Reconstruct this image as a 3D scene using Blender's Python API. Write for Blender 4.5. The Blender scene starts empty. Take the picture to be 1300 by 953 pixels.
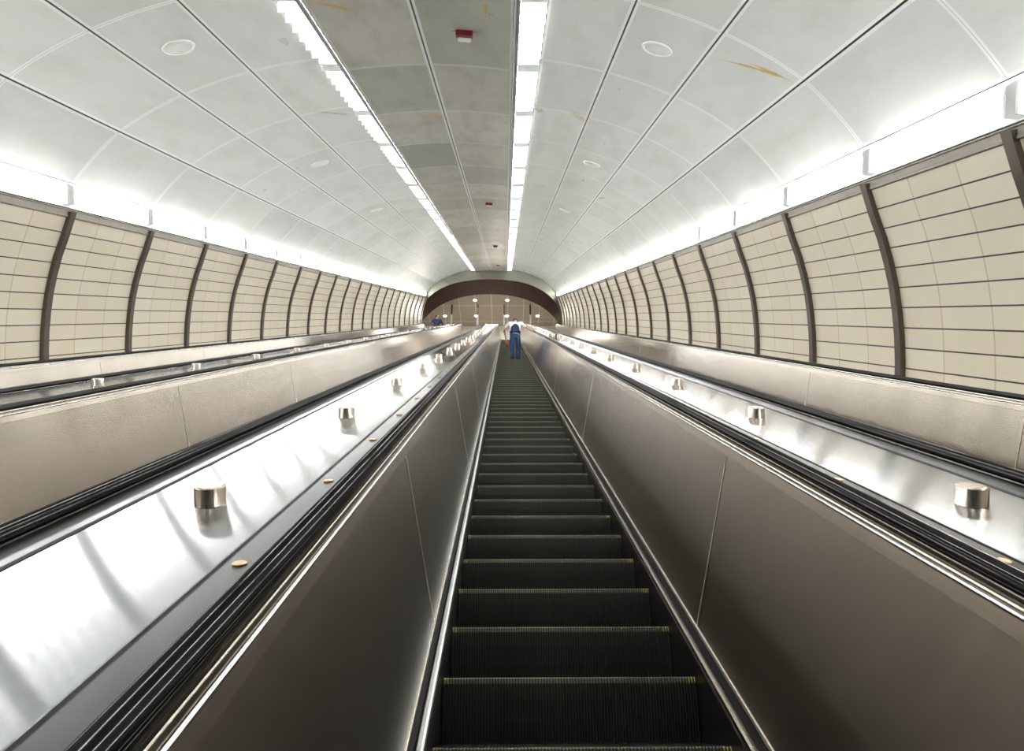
import bpy, bmesh, math, random
from mathutils import Vector, Matrix

random.seed(7)
C = bpy.context.scene.collection
R30 = math.radians(30)
ca, sa = math.cos(R30), math.sin(R30)
F = 913.0                      # focal length in pixels of the 1300 px frame
CX = -0.95                     # centre line of the tunnel, seen from the camera's lateral position

def P(x, s, n):
    """x across, s along the 30 degree incline, n square to it  ->  world"""
    return Vector((x, s * ca - n * sa, s * sa + n * ca))

# ------------------------------------------------------------------ materials
def newmat(name):
    m = bpy.data.materials.new(name); m.use_nodes = True
    nt = m.node_tree; b = nt.nodes['Principled BSDF']
    return m, nt, b

def N(nt, typ, **kw):
    n = nt.nodes.new(typ)
    for k, v in kw.items():
        if k in ('operation', 'blend_type', 'direction_type', 'uv_map', 'data_type', 'noise_dimensions'): setattr(n, k, v)
    return n

def M(nt, op, a, b=None, c=None, clamp=False):
    n = nt.nodes.new('ShaderNodeMath'); n.operation = op; n.use_clamp = clamp
    for i, v in enumerate((a, b, c)):
        if v is None: continue
        if isinstance(v, (int, float)): n.inputs[i].default_value = v
        else: nt.links.new(v, n.inputs[i])
    return n.outputs[0]

def mixc(nt, f, a, b, typ='MIX'):
    n = nt.nodes.new('ShaderNodeMix'); n.data_type = 'RGBA'; n.blend_type = typ
    for i, v in ((0, f), (6, a), (7, b)):
        if isinstance(v, (int, float)): n.inputs[i].default_value = v
        elif isinstance(v, tuple): n.inputs[i].default_value = (*v, 1)
        else: nt.links.new(v, n.inputs[i])
    return n.outputs[2]

def noise(nt, vec, scale, detail=3, rough=.5):
    n = nt.nodes.new('ShaderNodeTexNoise')
    n.inputs['Scale'].default_value = scale; n.inputs['Detail'].default_value = detail
    n.inputs['Roughness'].default_value = rough
    if vec is not None: nt.links.new(vec, n.inputs['Vector'])
    return n.outputs['Fac']

def stretch(nt, vec, sc):
    n = nt.nodes.new('ShaderNodeVectorMath'); n.operation = 'MULTIPLY'
    nt.links.new(vec, n.inputs[0]); n.inputs[1].default_value = sc
    return n.outputs[0]

def simple(name, col, rough=.5, metal=0, emis=None, es=0, spec=None):
    m, nt, b = newmat(name)
    b.inputs['Base Color'].default_value = (*col, 1)
    b.inputs['Roughness'].default_value = rough
    b.inputs['Metallic'].default_value = metal
    if emis:
        b.inputs['Emission Color'].default_value = (*emis, 1); b.inputs['Emission Strength'].default_value = es
    if not emis:
        tc = nt.nodes.new('ShaderNodeTexCoord')
        f = noise(nt, tc.outputs['Object'], 9, 4)
        lo = tuple(c * .86 for c in col); hi = tuple(min(1, c * 1.1) for c in col)
        nt.links.new(mixc(nt, f, lo, hi), b.inputs['Base Color'])
    return m

def steel(name, col, rough, aniso=0.0, bump=0.0, bscale=(2, 2, 2), streak=.12, smudge=.1, grain=0.0):
    """brushed stainless: fine grain along v (the incline), long soft smears"""
    m, nt, b = newmat(name)
    uv = nt.nodes.new('ShaderNodeUVMap'); uv.uv_map = 'UV'
    b.inputs['Metallic'].default_value = 1
    g = noise(nt, stretch(nt, uv.outputs[0], (260, 1.2, 1)), 1, 2)
    w = noise(nt, stretch(nt, uv.outputs[0], (2.2, 1.1, 1)), 1, 4)
    f = M(nt, 'ADD', M(nt, 'MULTIPLY', g, streak), M(nt, 'MULTIPLY', w, .35))
    lo = tuple(c * .82 for c in col); hi = tuple(min(1, c * 1.15) for c in col)
    nt.links.new(mixc(nt, f, lo, hi), b.inputs['Base Color'])
    r = M(nt, 'ADD', M(nt, 'MULTIPLY', w, smudge), rough - smudge * .5)
    nt.links.new(r, b.inputs['Roughness'])
    if aniso:
        b.inputs['Anisotropic'].default_value = aniso
        t = nt.nodes.new('ShaderNodeTangent'); t.direction_type = 'UV_MAP'; t.uv_map = 'UV'
        nt.links.new(t.outputs[0], b.inputs['Tangent'])
    if bump:
        h = noise(nt, stretch(nt, uv.outputs[0], bscale), 1, 1)
        bp = nt.nodes.new('ShaderNodeBump'); bp.inputs['Strength'].default_value = 1
        bp.inputs['Distance'].default_value = bump
        nt.links.new(h, bp.inputs['Height']); nt.links.new(bp.outputs[0], b.inputs['Normal'])
    if grain:
        # brushed grain: scratches along the incline tilt the surface sideways only
        tc = nt.nodes.new('ShaderNodeTexCoord')
        wn = nt.nodes.new('ShaderNodeTexWhiteNoise'); wn.noise_dimensions = '3D'
        nt.links.new(tc.outputs['Object'], wn.inputs['Vector'])
        sc = nt.nodes.new('ShaderNodeSeparateColor'); nt.links.new(wn.outputs['Color'], sc.inputs[0])
        k = M(nt, 'MULTIPLY', M(nt, 'SUBTRACT', M(nt, 'ADD', M(nt, 'ADD', sc.outputs[0], sc.outputs[1]), sc.outputs[2]), 1.5), grain)
        t = nt.nodes.new('ShaderNodeTangent'); t.direction_type = 'UV_MAP'; t.uv_map = 'UV'
        a = nt.nodes.new('ShaderNodeVectorMath'); a.operation = 'SCALE'; nt.links.new(t.outputs[0], a.inputs[0]); nt.links.new(k, a.inputs['Scale'])
        g2 = nt.nodes.new('ShaderNodeNewGeometry')
        d = nt.nodes.new('ShaderNodeVectorMath'); d.operation = 'ADD'
        nt.links.new(bp.outputs[0] if bump else g2.outputs['Normal'], d.inputs[0]); nt.links.new(a.outputs[0], d.inputs[1])
        e = nt.nodes.new('ShaderNodeVectorMath'); e.operation = 'NORMALIZE'; nt.links.new(d.outputs[0], e.inputs[0])
        nt.links.new(e.outputs[0], b.inputs['Normal'])
    return m

BAY = 2.03; R0 = 5.07          # bays of the lining: ribs and joints at s = R0 + BAY*j
JMIN, JMAX = -6, 22
S_END = 50.5

m_panel = steel('brushed_panel_steel', (.37, .335, .29), .185, 1.0, .0010, (1.6, .8, 1), .12, .02)
m_panel_mid = steel('dark_brushed_panel_steel', (.33, .295, .255), .195, 1.0, .0008, (1.6, .6, 1), .12, .02)
m_deck = steel('polished_deck_steel', (.50, .52, .54), .12, 1.0, .0012, (2.0, 1.2, 1), .05, .02, .13)
m_rail = steel('rail_steel', (.50, .46, .40), .25, .4)
m_trim = steel('bright_trim_steel', (.92, .92, .92), .16, .0)
m_strip = steel('glossy_strip_steel', (.14, .145, .155), .2, .3)
m_bronze = steel('rib_bronze', (.17, .15, .125), .36, .4)
m_collar = steel('collar_steel', (.19, .19, .155), .30, .3, .002, (1, 1, 1))
m_soffit = steel('soffit_steel', (.085, .055, .05), .2, .2, .002, (1, 1, 1))  # maroon of its reflections put into the base colour
m_skirt = steel('skirt_steel', (.12, .12, .12), .38, .3)
m_rubber = simple('black_rubber', (.005, .005, .006), .12)
m_black = simple('black_gap', (.008, .008, .008), .8)
m_knob = steel('knob_steel', (.62, .55, .48), .22, .0)
m_joint = simple('panel_joint_strip', (.55, .47, .36), .4, .3)
m_button = simple('brass_cap', (.62, .42, .25), .35, .7)
m_step = simple('step_grooves', (.010, .010, .009), .6)
m_ridge = simple('worn_cleat_ridges', (.06, .056, .046), .4, .7)
m_yellow = simple('step_yellow', (.26, .21, .04), .5)
m_fascia = simple('beige_grey_fascia', (.34, .31, .26), .45)
m_tip = simple('worn_nosing', (.10, .092, .06), .4, .5)
m_white = simple('white_enamel', (.82, .84, .82), .35)
m_tray = simple('grey_lamp_tray', (.30, .31, .31), .5)
m_alu = simple('pale_aluminium', (.62, .64, .64), .3, .7)
m_lamp = simple('slot_lamp_lens', (.9, .9, .9), .4, 0, (1.0, .99, .965), 24.0)
m_cove = simple('cove_lamp_lens', (.9, .9, .9), .4, 0, (1.0, .99, .965), 30.0)
m_down = simple('downlight_lens', (.9, .9, .9), .4, 0, (1, .95, .86), 14.0)
m_red = simple('red_plastic', (.17, .008, .010), .35)
m_mezz_c = simple('mezzanine_ceiling_panels', (.42, .36, .30), .3)
m_mezz_w = simple('mezzanine_wall_panels', (.86, .83, .74), .4)
m_floor = simple('landing_stone', (.5, .47, .42), .3)

def ceiling_mat():
    m, nt, b = newmat('ceiling_panels')
    uv = nt.nodes.new('ShaderNodeUVMap'); uv.uv_map = 'UV'
    idm = nt.nodes.new('ShaderNodeUVMap'); idm.uv_map = 'ID'
    s1 = nt.nodes.new('ShaderNodeSeparateXYZ'); nt.links.new(uv.outputs[0], s1.inputs[0])
    s2 = nt.nodes.new('ShaderNodeSeparateXYZ'); nt.links.new(idm.outputs[0], s2.inputs[0])
    u, v = s1.outputs[0], s1.outputs[1]; cid, wid = s2.outputs[0], s2.outputs[1]
    du = M(nt, 'MINIMUM', u, M(nt, 'SUBTRACT', wid, u))
    cell = M(nt, 'DIVIDE', M(nt, 'SUBTRACT', v, R0), BAY)
    fr = M(nt, 'FRACT', cell)
    dv = M(nt, 'MULTIPLY', M(nt, 'MINIMUM', fr, M(nt, 'SUBTRACT', 1.0, fr)), BAY)
    # random tone per panel
    comb = nt.nodes.new('ShaderNodeCombineXYZ')
    nt.links.new(cid, comb.inputs[0]); nt.links.new(M(nt, 'FLOOR', cell), comb.inputs[1])
    wn = nt.nodes.new('ShaderNodeTexWhiteNoise'); wn.noise_dimensions = '2D'
    nt.links.new(comb.outputs[0], wn.inputs['Vector'])
    tone = wn.outputs['Value']
    tc = nt.nodes.new('ShaderNodeTexCoord')
    obj = tc.outputs['Object']
    dirt = noise(nt, stretch(nt, obj, (2.2, .8, 2.2)), 1.3, 5, .6)
    # the two middle columns are dirtier and painted darker, as the lamps shine outward (column id 4 and 5)
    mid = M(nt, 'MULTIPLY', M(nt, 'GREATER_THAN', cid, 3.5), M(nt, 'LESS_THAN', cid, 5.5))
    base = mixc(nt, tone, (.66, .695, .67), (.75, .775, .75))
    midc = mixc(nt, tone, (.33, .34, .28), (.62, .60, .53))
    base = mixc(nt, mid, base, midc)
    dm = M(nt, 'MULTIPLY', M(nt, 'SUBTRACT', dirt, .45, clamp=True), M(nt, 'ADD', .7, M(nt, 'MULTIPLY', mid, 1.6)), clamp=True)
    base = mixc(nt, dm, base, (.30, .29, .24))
    # pale frame round every panel
    fr_u = M(nt, 'LESS_THAN', du, .040); fr_v = M(nt, 'MULTIPLY', M(nt, 'LESS_THAN', dv, .030), M(nt, 'SUBTRACT', 1.0, M(nt, 'MULTIPLY', mid, .55)))
    frame = M(nt, 'MAXIMUM', fr_u, fr_v)
    base = mixc(nt, M(nt, 'MULTIPLY', frame, .8), base, (.93, .95, .94))
    # cross joints: fine grey line; long seams: black
    base = mixc(nt, M(nt, 'MULTIPLY', M(nt, 'LESS_THAN', dv, .004), .55), base, (.25, .26, .25))
    seam = M(nt, 'LESS_THAN', du, .0095)
    base = mixc(nt, seam, base, (.012, .012, .011))
    # ochre water stains with their own outline
    sx = nt.nodes.new('ShaderNodeSeparateXYZ'); nt.links.new(obj, sx.inputs[0])
    nz = noise(nt, stretch(nt, obj, (1, 1, 1)), 9, 5, .7)
    for (x0, s0, x1, s1_, w) in ((-1.92, 7.17, -1.48, 7.55, .035), (-1.25, 11.2, -.98, 11.7, .13),
                                 (-2.95, 11.1, -2.45, 11.6, .03), (2.22, 7.68, 2.92, 7.22, .022),
                                 (2.50, 7.42, 2.85, 7.27, .03), (-.2, 7.25, -.2, 7.55, .025), (.0, 11.6, .0, 11.7, .04),
                                 (1.0, 11.0, 1.3, 11.5, .10)):
        cx, cs = (x0 + x1) / 2, (s0 + s1_) / 2
        L = math.hypot(x1 - x0, s1_ - s0); ax, ay = (x1 - x0) / L, (s1_ - s0) / L
        dx = M(nt, 'SUBTRACT', sx.outputs[0], cx); dy = M(nt, 'SUBTRACT', sx.outputs[1], cs)
        a = M(nt, 'DIVIDE', M(nt, 'ADD', M(nt, 'MULTIPLY', dx, ax), M(nt, 'MULTIPLY', dy, ay)), L / 2)
        c = M(nt, 'DIVIDE', M(nt, 'SUBTRACT', M(nt, 'MULTIPLY', dx, -ay), M(nt, 'MULTIPLY', dy, -ax)), w)
        r = M(nt, 'ADD', M(nt, 'MULTIPLY', a, a), M(nt, 'MULTIPLY', c, c))
        r = M(nt, 'ADD', r, M(nt, 'MULTIPLY', M(nt, 'SUBTRACT', nz, .5), 3.0))
        msk = M(nt, 'MULTIPLY', M(nt, 'SUBTRACT', 1.15, r, clamp=True), .9 if w < .06 else .4)
        base = mixc(nt, msk, base, (.50, .34, .06))
    nt.links.new(base, b.inputs['Base Color'])
    b.inputs['Metallic'].default_value = .0
    nt.links.new(M(nt, 'ADD', .22, M(nt, 'MULTIPLY', dirt, .18)), b.inputs['Roughness'])
    b.inputs['Specular IOR Level'].default_value = .6
    h = noise(nt, stretch(nt, obj, (.7, .5, .7)), 1, 1)
    bp = nt.nodes.new('ShaderNodeBump'); bp.inputs['Distance'].default_value = .02; bp.inputs['Strength'].default_value = .6
    nt.links.new(h, bp.inputs['Height']); nt.links.new(bp.outputs[0], b.inputs['Normal'])
    return m

def tile_mat():
    m, nt, b = newmat('cream_wall_tiles')
    uv = nt.nodes.new('ShaderNodeUVMap'); uv.uv_map = 'UV'
    s1 = nt.nodes.new('ShaderNodeSeparateXYZ'); nt.links.new(uv.outputs[0], s1.inputs[0])
    u, v = s1.outputs[0], s1.outputs[1]
    ru = M(nt, 'DIVIDE', u, .2); cv = M(nt, 'DIVIDE', M(nt, 'SUBTRACT', v, R0), BAY / 3)
    fu = M(nt, 'FRACT', ru); fv = M(nt, 'FRACT', cv)
    du = M(nt, 'MULTIPLY', M(nt, 'MINIMUM', fu, M(nt, 'SUBTRACT', 1.0, fu)), .2)
    dv = M(nt, 'MULTIPLY', M(nt, 'MINIMUM', fv, M(nt, 'SUBTRACT', 1.0, fv)), BAY / 3)
    comb = nt.nodes.new('ShaderNodeCombineXYZ')
    nt.links.new(M(nt, 'FLOOR', ru), comb.inputs[0]); nt.links.new(M(nt, 'FLOOR', cv), comb.inputs[1])
    wn = nt.nodes.new('ShaderNodeTexWhiteNoise'); wn.noise_dimensions = '2D'; nt.links.new(comb.outputs[0], wn.inputs['Vector'])
    base = mixc(nt, wn.outputs['Value'], (.86, .775, .63), (.92, .84, .70))
    tc = nt.nodes.new('ShaderNodeTexCoord')
    d = noise(nt, tc.outputs['Object'], 3.5, 5, .6)
    base = mixc(nt, M(nt, 'MULTIPLY', d, .25), base, (.55, .48, .38))
    base = mixc(nt, M(nt, 'MULTIPLY', M(nt, 'LESS_THAN', dv, .009), .45), base, (.42, .32, .19))
    base = mixc(nt, M(nt, 'LESS_THAN', du, .0065), base, (.045, .035, .025))
    nt.links.new(base, b.inputs['Base Color'])
    b.inputs['Roughness'].default_value = .32
    return m
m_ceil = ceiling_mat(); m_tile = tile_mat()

# ------------------------------------------------------------------ mesh helpers
def link_mesh(name, verts, faces, mat, parent=None, origin=(0, 0, 0), uvs=None, ids=None, smooth=False, mslots=None, world=False):
    """verts in incline coordinates (x, s, n) unless world"""
    if parent is not None: origin = parent['_o'] if '_o' in parent else origin
    o3 = Vector(origin)
    me = bpy.data.meshes.new(name)
    me.from_pydata([tuple(Vector(v) - o3) for v in verts], [], faces)
    for mm in (mat if isinstance(mat, (list, tuple)) else [mat]): me.materials.append(mm)
    if mslots:
        for p, k in zip(me.polygons, mslots): p.material_index = k
    if uvs is not None:
        l = me.uv_layers.new(name='UV')
        for p in me.polygons:
            for li in p.loop_indices: l.data[li].uv = uvs[li] if callable(uvs) is False else (0, 0)
    else:
        l = me.uv_layers.new(name='UV')
        for p in me.polygons:
            for li in p.loop_indices:
                co = verts[me.loops[li].vertex_index]
                l.data[li].uv = (co[0] + co[2], co[1])
    if ids is not None:
        l = me.uv_layers.new(name='ID')
        for i in range(len(l.data)): l.data[i].uv = ids[i]
    if smooth:
        for p in me.polygons: p.use_smooth = True
    me.update()
    ob = bpy.data.objects.new(name, me); C.objects.link(ob)
    if parent is not None: ob.parent = parent
    elif not world:
        ob.location = P(*origin); ob.rotation_euler = (R30, 0, 0)
    else: ob.location = o3
    return ob

def thing(name, origin, label, cat, group=None, world=False):
    o = bpy.data.objects.new(name, None); C.objects.link(o)
    o.empty_display_size = .1
    o['_o'] = list(origin)
    if world: o.location = origin
    else: o.location = P(*origin); o.rotation_euler = (R30, 0, 0)
    return tag(o, label, cat, group)

def tag(o, label=None, cat=None, group=None, kind=None):
    if label: o['label'] = label
    if cat: o['category'] = cat
    if group: o['group'] = group
    if kind: o['kind'] = kind
    return o

NREF = -.5
def make_path(s0, s1=45.0, crest=True, level=2.4, R=4.0):
    """points (s, n, angle, distance) of the reference line at n = NREF"""
    pts = [(s0, NREF, 0.0)]
    k = s0
    pts.append((s1, NREF, 0.0))
    if crest:
        for i in range(1, 9):
            a = R30 * i / 8
            pts.append((s1 + R * math.sin(a), NREF - R * (1 - math.cos(a)), -a))
        s, n, a = pts[-1]
        pts.append((s + level * math.cos(-a), n - level * math.sin(R30), a))
    return pts

def sweep(name, prof, path, mat, parent=None, closed=False, caps=False, smooth=False, u0=0.0, ids=None, flip=False, origin=(0, 0, 0)):
    verts, faces, uvs = [], [], []
    np_ = len(prof)
    us = [u0]
    for i in range(1, np_ + (1 if closed else 0)):
        a, b = prof[i - 1], prof[i % np_]
        us.append(us[-1] + math.hypot(a[0] - b[0], a[1] - b[1]))
    dist = [path[0][0]]
    for i in range(1, len(path)):
        dist.append(dist[-1] + math.hypot(path[i][0] - path[i - 1][0], path[i][1] - path[i - 1][1]))
    for (s, n, a) in path:
        for (x, q) in prof:
            d = q - NREF
            verts.append((x, s - d * math.sin(a), n + d * math.cos(a)))
    m = np_ if closed else np_ - 1
    for j in range(len(path) - 1):
        for i in range(m):
            i2 = (i + 1) % np_
            f = [j * np_ + i, j * np_ + i2, (j + 1) * np_ + i2, (j + 1) * np_ + i]
            t = [(us[i], dist[j]), (us[i + 1], dist[j]), (us[i + 1], dist[j + 1]), (us[i], dist[j + 1])]
            if flip: f.reverse(); t.reverse()
            faces.append(f); uvs += t
    if caps and closed:
        faces.append(list(range(np_ - 1, -1, -1))); uvs += [(prof[i][0], 0) for i in range(np_ - 1, -1, -1)]
        o = (len(path) - 1) * np_
        faces.append([o + i for i in range(np_)]); uvs += [(prof[i][0], 0) for i in range(np_)]
    return link_mesh(name, verts, faces, mat, parent, origin, uvs=uvs, smooth=smooth)

def st(s0, s1): return [(s0, NREF, 0), (s1, NREF, 0)]

def box(x0, x1, s0, s1, n0, n1):
    v = [(x, s, n) for n in (n0, n1) for s in (s0, s1) for x in (x0, x1)]
    f = [(0, 2, 3, 1), (4, 5, 7, 6), (0, 1, 5, 4), (2, 6, 7, 3), (0, 4, 6, 2), (1, 3, 7, 5)]
    return v, f

def join(*vf):
    V, Fc = [], []
    for v, f in vf:
        o = len(V); V += list(v); Fc += [tuple(i + o for i in ff) for ff in f]
    return V, Fc

def lathe(prof, seg=24, c=(0, 0, 0)):
    """prof = [(r, h)] round the n axis at c"""
    v, f = [], []
    for (r, h) in prof:
        for k in range(seg):
            a = 2 * math.pi * k / seg
            v.append((c[0] + r * math.cos(a), c[1] + r * math.sin(a), c[2] + h))
    for j in range(len(prof) - 1):
        for k in range(seg):
            k2 = (k + 1) % seg
            f.append((j * seg + k, j * seg + k2, (j + 1) * seg + k2, (j + 1) * seg + k))
    f.append(tuple(range(seg - 1, -1, -1))); o = (len(prof) - 1) * seg
    f.append(tuple(o + k for k in range(seg)))
    return v, f

def place(vf, origin, fn):
    """transform local verts by fn then add the origin"""
    v, f = vf
    o = Vector(origin)
    return [tuple(o + fn(Vector(p))) for p in v], f

def bevel(ob, w, seg=2):
    m = ob.modifiers.new('bevel', 'BEVEL'); m.width = w; m.segments = seg; m.limit_method = 'ANGLE'; m.angle_limit = math.radians(40)
    return ob

# ------------------------------------------------------------------ tunnel lining
S0 = R0 + BAY * JMIN
CP = [(4.477, 1.654), (4.19, 2.00), (3.878, 2.304), (3.49, 2.555), (3.073, 2.762), (2.66, 2.925), (2.223, 3.056), (1.80, 3.15), (1.385, 3.21)]
MIDP = [(1.045, 3.075), (.7, 3.115), (.35, 3.14), (0, 3.15)]
def ceil_columns():
    """columns as profile point lists, left to right"""
    L = [(CX - d, n) for d, n in CP]
    cols = [L[0:3], L[2:5], L[4:7], L[6:9]]
    cols.append([(CX - d, n) for d, n in MIDP])
    cols.append([(CX + d, n) for d, n in reversed(MIDP)])
    Rr = [(CX + d, n) for d, n in reversed(CP)]
    cols += [Rr[0:3], Rr[2:5], Rr[4:7], Rr[6:9]]
    return cols
def refine(pts, k=4):
    """smooth a coarse column by quadratic interpolation"""
    if len(pts) != 3:
        return pts
    a, b, c = [Vector(p) for p in pts]
    out = []
    for i in range(2 * k + 1):
        t = i / (2 * k)
        q = a * (1 - t) * (1 - 2 * t) + b * 4 * t * (1 - t) + c * t * (2 * t - 1)
        out.append((q.x, q.y))
    return out
V, Fc, U, I = [], [], [], []
for ci, col in enumerate(ceil_columns()):
    col = refine(col)
    us = [0]
    for i in range(1, len(col)): us.append(us[-1] + math.dist(col[i], col[i - 1]))
    W = us[-1]; o = len(V)
    for s in (S0, S_END):
        V += [(x, s, n) for x, n in col]
    k = len(col)
    for i in range(k - 1):
        Fc.append((o + i, o + k + i, o + k + i + 1, o + i + 1))
        U += [(us[i], S0), (us[i], S_END), (us[i + 1], S_END), (us[i + 1], S0)]
        I += [(ci, W)] * 4
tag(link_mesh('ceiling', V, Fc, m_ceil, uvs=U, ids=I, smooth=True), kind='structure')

WP = [(4.515, 1.33), (4.53, 1.235), (4.61, 1.0), (4.70, .76), (4.77, .52), (4.825, .28), (4.862, .04), (4.887, -.2), (4.90, -.45), (4.90, -.8), (4.89, -1.3), (4.86, -2.2)]
for side, sg in (('left', -1), ('right', 1)):
    prof = [(CX + sg * d, n) for d, n in WP[1:]]
    w = sweep('wall_' + side, prof, st(S0, S_END), m_tile, u0=.0, flip=(sg > 0), smooth=True)
    tag(w, kind='structure')
    # metal fascia above the tiles
    pr = [(CX + sg * d, n) for d, n in ((4.545, 1.338), (4.500, 1.334), (4.497, 1.322), (4.512, 1.315), (4.516, 1.262), (4.508, 1.255), (4.510, 1.235), (4.535, 1.232))]
    tag(sweep('trim_1' if sg < 0 else 'trim_2', pr, st(S0, S_END), m_fascia), kind='structure')
    # cove of the side light
    pr = [(CX + sg * d, n) for d, n in ((4.477, 1.654), (4.483, 1.70), (4.60, 1.75), (4.80, 1.70), (4.86, 1.55), (4.82, 1.38), (4.60, 1.345))]
    tag(sweep('trim_3' if sg < 0 else 'trim_4', pr, st(S0, S_END), m_tray), kind='structure')
    pr = [(CX + sg * d, n) for d, n in ((4.60, 1.345), (4.575, 1.375), (4.545, 1.378), (4.540, 1.366), (4.512, 1.364), (4.500, 1.356), (4.500, 1.346), (4.52, 1.343))]
    tag(sweep('trim_200' if sg < 0 else 'trim_201', pr, st(S0, S_END), m_alu), kind='structure')
    pr = [(CX + sg * d, n) for d, n in ((4.53, 1.345), (4.53, 1.332))]
    tag(sweep('trim_202' if sg < 0 else 'trim_203', pr, st(S0, S_END), m_black), kind='structure')
    # slot of the ceiling light
    pr = [(CX + sg * d, n) for d, n in ((1.045, 3.075), (1.045, 3.30), (1.42, 3.34), (1.40, 3.215), (1.385, 3.21))]
    tag(sweep('trim_5' if sg < 0 else 'trim_6', pr, st(S0, S_END), m_tray), kind='structure')
    pr = [(CX + sg * d, n) for d, n in ((1.047, 3.073), (1.050, 3.060), (1.066, 3.058), (1.068, 3.068), (1.078, 3.068), (1.080, 3.055), (1.094, 3.055), (1.096, 3.10))]
    tag(sweep('trim_7' if sg < 0 else 'trim_8', pr, st(S0, S_END), m_alu), kind='structure')
# dark void over the seams
tag(sweep('trim_9', [(CX + d, n) for d, n in ((-5.2, -2.3), (-5.2, 1.9), (-3.6, 3.1), (-1.5, 3.6), (1.5, 3.6), (3.6, 3.1), (5.2, 1.9), (5.2, -2.3))], st(S0, S_END), m_black), kind='structure')

# ribs: one bronze band per bay joint on either wall
tn = 10
for sg in (-1, 1):
    for j in range(JMIN + 1, JMAX + 1):
        s = R0 + BAY * j; pr = []
        V, Fc = [], []
        rp = [(d, n) for d, n in WP[1:10]]
        rp[0] = (4.512, 1.30)
        for ds, off in ((-.052, .01), (-.052, -.052), (.052, -.052), (.052, .01)):
            for d, n in rp: V.append((CX + sg * (d + off), s + ds, n))
        k = len(rp)
        for a in range(3):
            for i in range(k - 1):
                q = (a * k + i, a * k + i + 1, (a + 1) * k + i + 1, (a + 1) * k + i)
                Fc.append(q if sg < 0 else q[::-1])
        rb = link_mesh('trim_%d' % tn, V, Fc, m_bronze, origin=(CX + sg * 4.85, s, -.5)); tn += 1
        tag(rb, kind='structure')

# ------------------------------------------------------------------ lamps
ORD = ['first', 'second', 'third', 'fourth', 'fifth', 'sixth', 'seventh', 'eighth', 'ninth', 'tenth', 'eleventh', 'twelfth', 'thirteenth', 'fourteenth',
       'fifteenth', 'sixteenth', 'seventeenth', 'eighteenth', 'nineteenth', 'twentieth', 'twenty-first', 'twenty-second', 'twenty-third', 'twenty-fourth', 'twenty-fifth']
NC = 7
def cells(x0, x1, n0, n1, s, nx0=0):
    out = []
    a, b = s + .10, s + BAY - .09
    p = (b - a) / NC
    for i in range(NC):
        out.append(box(min(x0, x1), max(x0, x1), a + i * p + .012, a + i * p + .030, n0, n1))
    return join(*out)
def slot_lamp(sg, s):
    o = (CX + sg * 1.235, s, 3.32)
    t = thing('ceiling_lamp', o, '', 'lamp', None)
    xa, xb = sorted((CX + sg * 1.11, CX + sg * 1.375))
    a, p = s + .10, (BAY - .19) / NC
    link_mesh('lens', *join(*[box(xa, xb, a + i * p + .11, a + (i + 1) * p, 3.212, 3.235) for i in range(NC)]), m_lamp, t)
    # comb: thin fins hanging from a narrow spine on the inner side, one connected piece
    out = []
    for i in range(NC): out += [(a + i * p + .012, 3.203), (a + i * p + .012, 3.100), (a + i * p + .030, 3.100), (a + i * p + .030, 3.203)]
    k = len(out); xs_ = (xa, xa + .008, xb) if sg > 0 else (xb, xb - .008, xa)
    v = [(x, y, z) for x in xs_ for y, z in out] + [(x, y, 3.211) for x in xs_[:2] for y, z in out]
    f = []
    for i in range(NC):
        b = 4 * i
        for q in (0, 1):
            for e in range(3): f.append((q * k + b + e, q * k + b + e + 1, (q + 1) * k + b + e + 1, (q + 1) * k + b + e))
        f += [(2 * k + b, 2 * k + b + 1, 2 * k + b + 2, 2 * k + b + 3), (b + 3, b + 2, b + 1, b), (k + b + 3, k + b, 2 * k + b, 2 * k + b + 3)]
    for e in range(k - 1):
        f.append((3 * k + e, 3 * k + e + 1, e + 1, e)); f.append((k + e, k + e + 1, 4 * k + e + 1, 4 * k + e))
        if e % 4 == 3: f.append((e, e + 1, k + e + 1, k + e))
        f.append((3 * k + e, 4 * k + e, 4 * k + e + 1, 3 * k + e + 1))
    link_mesh('louvre', v, f, m_white, t)
    v, f = join(box(o[0] - .12, o[0] + .12, s + .05, s + BAY - .05, 3.236, 3.28), box(o[0] - .13, o[0] + .13, s + BAY - .06, s + BAY - .03, 3.13, 3.27))
    link_mesh('tray', v, f, m_alu, t)
    return t
def cove_lamp(sg, s):
    o = (CX + sg * 4.80, s, 1.40)
    t = thing('wall_lamp', o, '', 'lamp', None)
    out = []
    a, b = s + .14, s + BAY - .12; p = (b - a) / NC
    for i in range(NC):
        s0, s1 = a + i * p + .012, a + i * p + .5 * p
        # a canted lens facing down into the tunnel
        pr = [(4.505, 1.41), (4.56, 1.39), (4.58, 1.60), (4.512, 1.62)]
        v = [(CX + sg * d, q, n) for q in (s0, s1) for d, n in pr]
        f = [(0, 1, 5, 4), (1, 2, 6, 5), (2, 3, 7, 6), (3, 0, 4, 7), (3, 2, 1, 0), (4, 5, 6, 7)]
        out.append((v, f))
    v, f = join(*out)
    link_mesh('lens', v, f, m_cove, t)
    br = []
    for q in (s + .05, s + BAY - .08):
        pr = [(4.495, 1.40), (4.70, 1.37), (4.78, 1.62), (4.60, 1.69), (4.50, 1.63)]
        v = [(CX + sg * d, z, n) for z in (q, q + .03) for d, n in pr]
        k = 5
        f = [(i, (i + 1) % k, (i + 1) % k + k, i + k) for i in range(k)] + [(4, 3, 2, 1, 0), (5, 6, 7, 8, 9)]
        br.append((v, f))
    for v, f in br: link_mesh('end_bracket', v, f, m_white, t)
    return t
def kids(o): return [c for c in bpy.data.objects if c.parent == o]
def copy_tree(o, ks, loc):
    c = o.copy(); C.objects.link(c); c.location = loc
    for k in ks:
        d = k.copy(); C.objects.link(d); d.parent = c
    return c
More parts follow.
